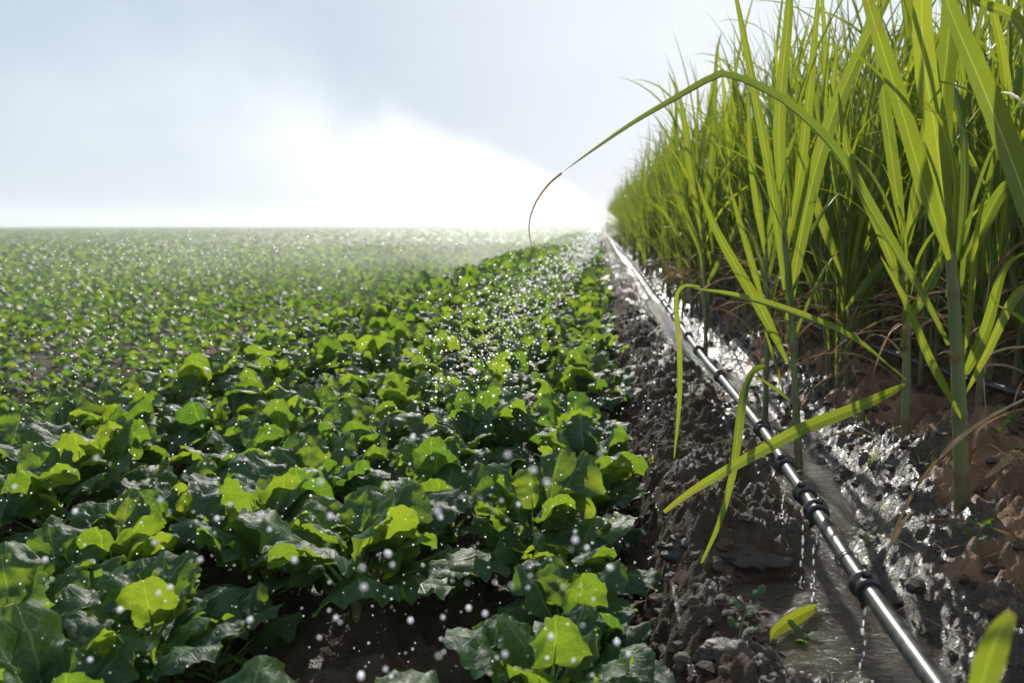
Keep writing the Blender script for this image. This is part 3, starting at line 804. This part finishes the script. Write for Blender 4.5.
# dripping water under the near fittings
dl = ['chain of water drops falling from the fitting nearest the camera', 'thin trickle falling into the pool from the fourth fitting up', 'broken trickle of drops falling beside the pipe-side cane stalk',
      'short dribble under the fitting just above the cane stalk', 'sparkling dribble under the fitting farthest up of the near five']
for k in range(4):
    c = COUP[k]; x, y = c.x, c.y; z1 = max(gz(x, y), .245); z0 = c.z - .037; parts = []
    z = z0; r2 = random.Random(k)
    while z > z1:
        r = r2.uniform(.0006, .0019) * (1.25 if k in (0, 2) else 1); L_ = r * r2.uniform(1.2, 4.5)
        parts.append((IV2 * [r, r, L_] + [x + r2.uniform(-.0035, .0035), y + r2.uniform(-.002, .002), z], IF2)); z -= L_ * r2.uniform(1.1, 4)
    for _ in range(14):                      # splash crown
        a_ = r2.uniform(0, 6.28); d_ = r2.uniform(.005, .035); r = r2.uniform(.0008, .0022)
        parts.append((IV2 * r + [x + d_ * math.cos(a_), y + d_ * math.sin(a_), z1 + r2.uniform(0, .02)], IF2))
    o = tri_build('water_drip', parts, M_DROP)
    tag(o, dl[k], 'water drip', 'drips falling from the pipe')
# large floating drops in front of the crop (pixel, radius in pixels)
big = [(501, 133, 5), (207, 210, 5), (331, 268, 6), (73, 281, 6), (50, 198, 5), (131, 29, 3), (213, 372, 7), (150, 405, 5), (748, 405, 6), (345, 525, 4), (340, 577, 3), (335, 618, 4),
       (347, 608, 3), (147, 664, 7), (97, 537, 3), (70, 508, 3), (475, 622, 3), (459, 660, 3), (660, 629, 4), (708, 481, 3), (636, 452, 3), (742, 285, 3), (307, 663, 3), (682, 544, 3),
       (556, 424, 3), (404, 442, 2), (368, 437, 2), (470, 440, 3), (550, 453, 3), (395, 556, 2), (555, 404, 2), (457, 254, 2), (499, 290, 2), (654, 362, 2), (677, 448, 2), (198, 297, 2), (470, 270, 2)]
big = [(300 + a / 2.413, 400 + b / 2.413, r / 2.413 * 1.35) for a, b, r in big]
r9 = random.Random(3)
big += [(r9.uniform(315, 640), r9.uniform(430, 678), r9.uniform(1.6, 3.6)) for _ in range(26)] + [(r9.uniform(5, 300), r9.uniform(440, 678), r9.uniform(1.6, 3.4)) for _ in range(12)]
big += [(551, 637, 3.4), (361, 677, 3.8), (387, 553, 3.0), (45, 560, 3.2), (120, 610, 3.6), (200, 560, 2.8), (250, 620, 3.4), (90, 660, 3.0), (160, 500, 2.4), (230, 505, 2.2)]
bl = set()
for k, (a, b, r) in enumerate(big):
    Y = rnd.uniform(.48, .75); c = PX(a, b, Y); rr = r * Y / FPX * .92
    o = add_mesh('water_drop', IV2 * [rr, rr, rr * 1.1], IF2, M_DROP); o.location = c
    where = 'in front of the bare dark soil' if b > 610 and a > 310 else 'by the edge of the soil path' if a > 590 else 'in front of the cabbage leaves'
    tag(o, f'{"large" if r > 2.6 else "small"} bright water drop hanging in the air {where}', 'water drop', f'{"large" if r > 2.6 else "small"} bright drops hanging {where}')
# fine spray: arching sheet of droplets falling on the bed, and drizzle
parts = []
r3 = np.random.default_rng(4)
def drop_at(px, py, Y, rpx):
    c = PX(px, py, Y); s = rpx * Y / FPX; parts.append((IV * s + np.array(c), IF))
n = 0
for k in range(2600):
    t = r3.random() ** (1.1 if k % 3 else 2.2)
    cx_ = 596 - 135 * t ** 1.15; cy_ = 236 + 125 * t
    st = round(r3.random() * 9) / 9 - .5                  # separate falling threads of the jet
    px = cx_ + st * (10 + 95 * t) + r3.normal(0, 2 + 13 * t); py = cy_ + r3.normal(0, 6 + 30 * t)
    Y = 13 * (1 - t) ** 1.6 + 1.9 + r3.uniform(-.2, .5)
    if py < 232: continue
    drop_at(px, py, Y, (.34 + 1.0 * r3.random() ** 4) * (1.15 + .1 * t))
for k in range(1000):
    px = r3.uniform(-10, 660); py = 330 + 350 * r3.random(); Y = r3.uniform(.9, 2.3) * (1.3 if py < 420 else .8)
    drop_at(px, py, Y, abs(r3.normal(.3, .35)) + .3)
for k in range(500):
    px = r3.normal(110, 130); py = r3.uniform(230, 395); drop_at(px, py, r3.uniform(2.5, 5), abs(r3.normal(.3, .25)) + .3)
o = tri_build('water_spray', parts, M_SPRAY)
tag(o, 'glittering spray of fine water droplets falling over the cabbage rows', 'water spray', kind='stuff')

# ------------------------------------------------------------------ soil clods, litter, weeds
parts = []; tones = []
r4 = np.random.default_rng(8)
for k in range(5200):
    Y = .95 + 5.5 * r4.random() ** 1.6; side = r4.random()
    X = r4.uniform(.03, .33) if side < .42 else r4.uniform(.52, 1.5) if side < .9 else r4.uniform(-.9, .05)
    s = .0025 + .015 * r4.random() ** 4
    if X < 0: s *= .8
    v = IV2 if s > .008 else IV; f = IF2 if s > .008 else IF
    dsp = 1 + .75 * (r4.random(len(v)) - .5) + .3 * np.sin(v[:, 0] * 3 + k) 
    V = v * dsp[:, None] * [s * r4.uniform(.8, 1.4), s * r4.uniform(.8, 1.3), s * .75]
    th = r4.uniform(0, 6.28); c_, s_ = math.cos(th), math.sin(th)
    V = np.stack([V[:, 0] * c_ - V[:, 1] * s_, V[:, 0] * s_ + V[:, 1] * c_, V[:, 2]], 1)
    z = gz(X, Y); parts.append((V + [X, Y, z + s * .25], f)); tones.append(.8 if (.34 < X < .58) else float(r4.uniform(0, .35)))
o = tri_build('soil_clods', parts, M_CLOD, tones)
o.data.polygons.foreach_set('use_smooth', np.zeros(len(o.data.polygons), bool))
tag(o, 'crumbly dark soil clods strewn over the path and the bank', 'soil', kind='stuff')
# flat mud-covered rock forming the lip above the pool
def rock(name, c, dims, seed, label, tone):
    v, f = ico(4); r = np.random.default_rng(seed)
    d = 1 + .55 * fbm(v[:, 0] * 1.6 + v[:, 2] + 9 * seed, v[:, 1] * 1.6 - v[:, 2], seed, 3) + .30 * fbm(v[:, 0] * 5 + v[:, 2] * 5, v[:, 1] * 7 + 3 * v[:, 2], seed + 2, 3)
    o = add_mesh(name, v * d[:, None] * dims, f, M_CLOD, attrs={'tone': np.full(len(v), tone)}); o.location = c
    tag(o, label, 'rock'); return o
rock('rock', (.30, 1.72, .285), (.115, .07, .036), 4, 'flat wet grey rock forming the lip above the muddy pool', 1.0)
rock('rock', (.235, 1.27, .285), (.05, .035, .028), 5, 'dark rounded lump at the near end of the pool', .7)
rock('rock', (.36, 1.20, .265), (.045, .03, .026), 8, 'brown lump at the bottom edge just left of the pipe', .4)
rock('rock', (.44, 1.235, .26), (.03, .026, .02), 9, 'small brown stone under the pipe at the bottom of the pool', .3)

A = Acc()
for k in range(420):
    X = r4.uniform(.5, 1.6); Y = 1.2 + 4 * r4.random() ** 1.4; az = r4.uniform(0, 6.28); z = gz(X, Y)
    p = arc_path((X, Y, z + .004), az, r4.uniform(1.1, 1.6), r4.uniform(.03, .16), r4.uniform(-.2, .6), 7, 1.2)
    A.add(*ribbon(p, r4.uniform(.0015, .007), (0, 0, 1), 3, .3, r4.uniform(-1, 1), float(r4.uniform(0, 1))))
o = A.build('leaf_litter', M_DRY); tag(o, 'thin straw and dry leaf litter over the bank under the cane', 'leaf litter', kind='stuff')
A = Acc()
for k in range(420):
    cl = k // 12; rr = np.random.default_rng(cl); X = rr.uniform(.58, 1.5) + r4.normal(0, .02); Y = 1.35 + 3.4 * rr.random() ** 1.3 + r4.normal(0, .02); z = gz(X, Y)
    az = r4.uniform(0, 6.28); p = arc_path((X, Y, z), az, r4.uniform(.1, .7), r4.uniform(.015, .06), r4.uniform(.2, 1.4), 6, 1.3)
    A.add(*ribbon(p, r4.uniform(.001, .003), (-math.cos(az), -math.sin(az), .4), 3, .3, 0, float(r4.uniform(.2, 1))))
o = A.build('grass', M_CANE); tag(o, 'sprigs of fine young grass scattered over the muddy bank', 'grass', kind='stuff')

def weed(c, h, n, label, seed, narrow=False, lean=0):
    r = np.random.default_rng(seed); e = empty('weed', c); tag(e, label, 'weed', 'small weeds on the soil')
    p = arc_path((0, 0, -.01), lean, .15, h, .5 if lean else .2, 8); S = Acc(); S.add(*tube(p, np.linspace(.0018, .0009, 8), 6, .2)); S.build('stem', M_STALK, e)
    A = Acc()
    for k in range(n):
        q = p[min(7, 2 + int(6 * k / n))]; az = k * 2.2 + r.uniform(-.4, .4)
        if narrow: A.add(*ribbon(arc_path(q, az, r.uniform(.2, .6), h * r.uniform(.5, .9), r.uniform(.4, 1.3), 9), .006, (-math.cos(az), -math.sin(az), .5), 3, .3, 0, .7))
        else:
            for g in broad_leaf(q, az, r.uniform(.6, 1.1), .008, r.uniform(.02, .032), r.uniform(.014, .022), r.uniform(.3, .9), seed + k, 5, 7, .8, False): A.add(*g)
    A.build('foliage', M_CANE if narrow else M_CAB, e)
weed(onground(738, 640), .085, 7, 'small leafy weed at the left edge of the muddy pool', 1)
weed(onground(798, 655), .055, 5, 'tiny seedling at the near edge of the pool', 2)
weed(onground(604, 665), .12, 5, 'grassy weed arching over the soil right of the nearest cabbage', 3, True, .1)
weed(onground(650, 470), .05, 4, 'sprout on the dark soil path', 4, True)
weed(onground(865, 548), .05, 5, 'little weed halfway down the mud bank', 5)
weed(onground(975, 545), .05, 6, 'low weed at the foot of the thickest cane stalk', 6)
weed(onground(925, 640), .03, 4, 'seedling on the bank near the bottom right', 7)
weed(onground(1000, 440), .07, 8, 'leafy weed near the right edge behind the thickest cane', 8)
weed(onground(870, 470), .05, 6, 'grassy tuft on the rim of the bank', 9, True)
weed(onground(645, 640), .03, 4, 'tiny sprig on the soil path near the bottom', 10)

# ------------------------------------------------------------------ irrigation mist (a real volume in the air over the field)
def mist():
    n = 14; secs = []
    for i in range(n):
        t = i / (n - 1); x = .6 - 26 * t
        top = 1.6 + min(11.5, 1.15 * (.75 - x)); bot = .7 - 1.55 * min(1, t * 4)
        y0 = 25 - 17.5 * min(1, t * 2.1) ** .8; y1 = 27 + 9 * t
        secs.append([(x, y0, bot), (x, y1, bot), (x, y1, top), (x, y0, top)])
    V = np.array(secs).reshape(-1, 3); F = []
    for i in range(n - 1):
        for j in range(4): a = i * 4 + j; b = i * 4 + (j + 1) % 4; F.append([a, b, b + 4, a + 4])
    F.append([3, 2, 1, 0]); m_ = (n - 1) * 4; F.append([m_, m_ + 1, m_ + 2, m_ + 3])
    m, nt, out = mat('mist'); L = nt.links
    pos = nd(nt, 'ShaderNodeTexCoord').outputs['Object']; s = nt.nodes.new('ShaderNodeSeparateXYZ'); L.new(pos, s.inputs[0])
    x, y, z = s.outputs
    r = math_n(nt, 'MAXIMUM', math_n(nt, 'SUBTRACT', .75, x), .05)
    ys = math_n(nt, 'DIVIDE', y, 26, clamp=True)                       # the drizzle near the camera hangs lower than the jet
    a = math_n(nt, 'DIVIDE', math_n(nt, 'SUBTRACT', z, 1.0), math_n(nt, 'MULTIPLY', r, ys))
    bound = math_n(nt, 'ADD', .56, math_n(nt, 'MULTIPLY', .62, math_n(nt, 'POWER', 2.718, math_n(nt, 'MULTIPLY', r, -.45))))
    cb = nt.nodes.new('ShaderNodeCombineXYZ')
    L.new(math_n(nt, 'MULTIPLY', a, 5.0), cb.inputs[0]); L.new(math_n(nt, 'MULTIPLY', r, .42), cb.inputs[1]); L.new(math_n(nt, 'MULTIPLY', y, .22), cb.inputs[2])
    nz = noise(nt, 1.0, 4, .6, cb.outputs[0], .5).outputs['Fac']
    nb = noise(nt, .45, 3, .55, pos, .4).outputs['Fac']
    e = math_n(nt, 'SUBTRACT', 1, math_n(nt, 'DIVIDE', math_n(nt, 'ADD', a, math_n(nt, 'MULTIPLY', math_n(nt, 'SUBTRACT', nb, .5), .75)), bound))
    e = math_n(nt, 'MULTIPLY', e, 2.6, clamp=True); e = math_n(nt, 'POWER', e, 1.1)
    low = math_n(nt, 'ADD', .45, math_n(nt, 'MULTIPLY', math_n(nt, 'DIVIDE', a, .35, clamp=True), .55)); e = math_n(nt, 'MULTIPLY', e, low)
    fall = math_n(nt, 'ADD', math_n(nt, 'DIVIDE', 2.0, math_n(nt, 'ADD', r, .8)), .10)
    ns = ramp(nt, nz, [(.36, .12), (.66, 1.3)])
    lf = math_n(nt, 'POWER', math_n(nt, 'SUBTRACT', 1, math_n(nt, 'DIVIDE', r, 19), clamp=True), 1.2)
    d = math_n(nt, 'MULTIPLY', math_n(nt, 'MULTIPLY', e, fall), math_n(nt, 'MULTIPLY', ns, lf))
    d = math_n(nt, 'MULTIPLY', d, .19)
    pv = nd(nt, 'ShaderNodeVolumePrincipled', Anisotropy=.55); pv.inputs['Color'].default_value = (1, 1, 1, 1); L.new(d, pv.inputs['Density'])
    L.new(pv.outputs[0], out.inputs['Volume'])
    o = add_mesh('irrigation_mist', V, np.array(F), m, smooth=False)
    import bmesh
    bm = bmesh.new(); bm.from_mesh(o.data); bmesh.ops.recalc_face_normals(bm, faces=bm.faces)
    if bm.calc_volume(signed=True) < 0: bmesh.ops.reverse_faces(bm, faces=bm.faces)
    bm.to_mesh(o.data); bm.free()
    tag(o, 'bright white irrigation mist fanning out over the lower field', 'mist', kind='stuff')
    return o
mist()
# air haze
def haze():
    x0, x1, y0, y1, z0, z1 = -720, 720, -20, 1250, -2.0, 15
    V = [(x0, y0, z0), (x1, y0, z0), (x1, y1, z0), (x0, y1, z0), (x0, y0, z1), (x1, y0, z1), (x1, y1, z1), (x0, y1, z1)]
    F = [[0, 3, 2, 1], [4, 5, 6, 7], [0, 1, 5, 4], [1, 2, 6, 5], [2, 3, 7, 6], [3, 0, 4, 7]]
    m, nt, out = mat('haze'); pv = nd(nt, 'ShaderNodeVolumePrincipled', Density=.0011, Anisotropy=.2)
    pv.inputs['Color'].default_value = (.93, .96, 1, 1); nt.links.new(pv.outputs[0], out.inputs['Volume'])
    tag(add_mesh('haze', V, np.array(F), m, smooth=False), kind='stuff')
HAZE = True
if HAZE: haze()

# ------------------------------------------------------------------ light
EL, AZ = R(31), R(-8)
w = bpy.data.worlds.new('World'); SC.world = w; w.use_nodes = True
nt = w.node_tree; nt.nodes.clear()
sky = nt.nodes.new('ShaderNodeTexSky'); sky.sky_type = 'NISHITA'; sky.sun_disc = False
sky.sun_elevation = EL; sky.sun_rotation = AZ; sky.air_density = 1.0; sky.dust_density = 2.5; sky.ozone_density = 1.0
bg = nt.nodes.new('ShaderNodeBackground'); bg.inputs[1].default_value = .10
wo = nt.nodes.new('ShaderNodeOutputWorld'); tc = nt.nodes.new('ShaderNodeTexCoord')
mp = nd(nt, 'ShaderNodeMapping'); mp.inputs['Scale'].default_value = (1, 1, 3.5); nt.links.new(tc.outputs['Generated'], mp.inputs[0])
cl = noise(nt, 2.2, 5, .55, mp.outputs[0], .4)
cf = ramp(nt, cl.outputs['Fac'], [(.35, .95), (.68, .985)])
sx = nt.nodes.new('ShaderNodeSeparateXYZ'); nt.links.new(tc.outputs['Generated'], sx.inputs[0])
veil = math_n(nt, 'ADD', math_n(nt, 'MULTIPLY', sx.outputs[0], 2.5), math_n(nt, 'MULTIPLY', math_n(nt, 'SUBTRACT', cl.outputs['Fac'], .5), 1.1))
veil = math_n(nt, 'ADD', veil, .70, clamp=True)                      # a brighter thin cloud veil toward the cane side
cc = mixc(nt, cf, sky.outputs[0], mixc(nt, veil, (4.25, 5.05, 6.0), (6.7, 7.2, 7.8)))
nt.links.new(cc, bg.inputs[0]); nt.links.new(bg.outputs[0], wo.inputs[0])
sd = bpy.data.lights.new('sun', 'SUN'); sd.energy = 4.5; sd.angle = R(.5); sd.color = (1, .95, .86)
so = bpy.data.objects.new('sun', sd); COL.objects.link(so)
sv = Vector((math.sin(AZ) * math.cos(EL), math.cos(AZ) * math.cos(EL), math.sin(EL)))
so.rotation_euler = sv.to_track_quat('Z', 'Y').to_euler(); so.location = sv * 40

# ------------------------------------------------------------------ render settings
SC.view_settings.view_transform = 'Standard'; SC.view_settings.look = 'None'
SC.view_settings.exposure = 0.35; SC.view_settings.gamma = 1
SC.render.engine = 'CYCLES'
c = SC.cycles
c.max_bounces = 7; c.diffuse_bounces = 3; c.glossy_bounces = 3; c.transmission_bounces = 5; c.volume_bounces = 4; c.transparent_max_bounces = 8
c.caustics_reflective = False; c.caustics_refractive = False
c.use_denoising = True; c.sample_clamp_indirect = 6
try: c.denoiser = 'OPENIMAGEDENOISE'
except Exception: pass
c.use_adaptive_sampling = True; c.adaptive_threshold = .02
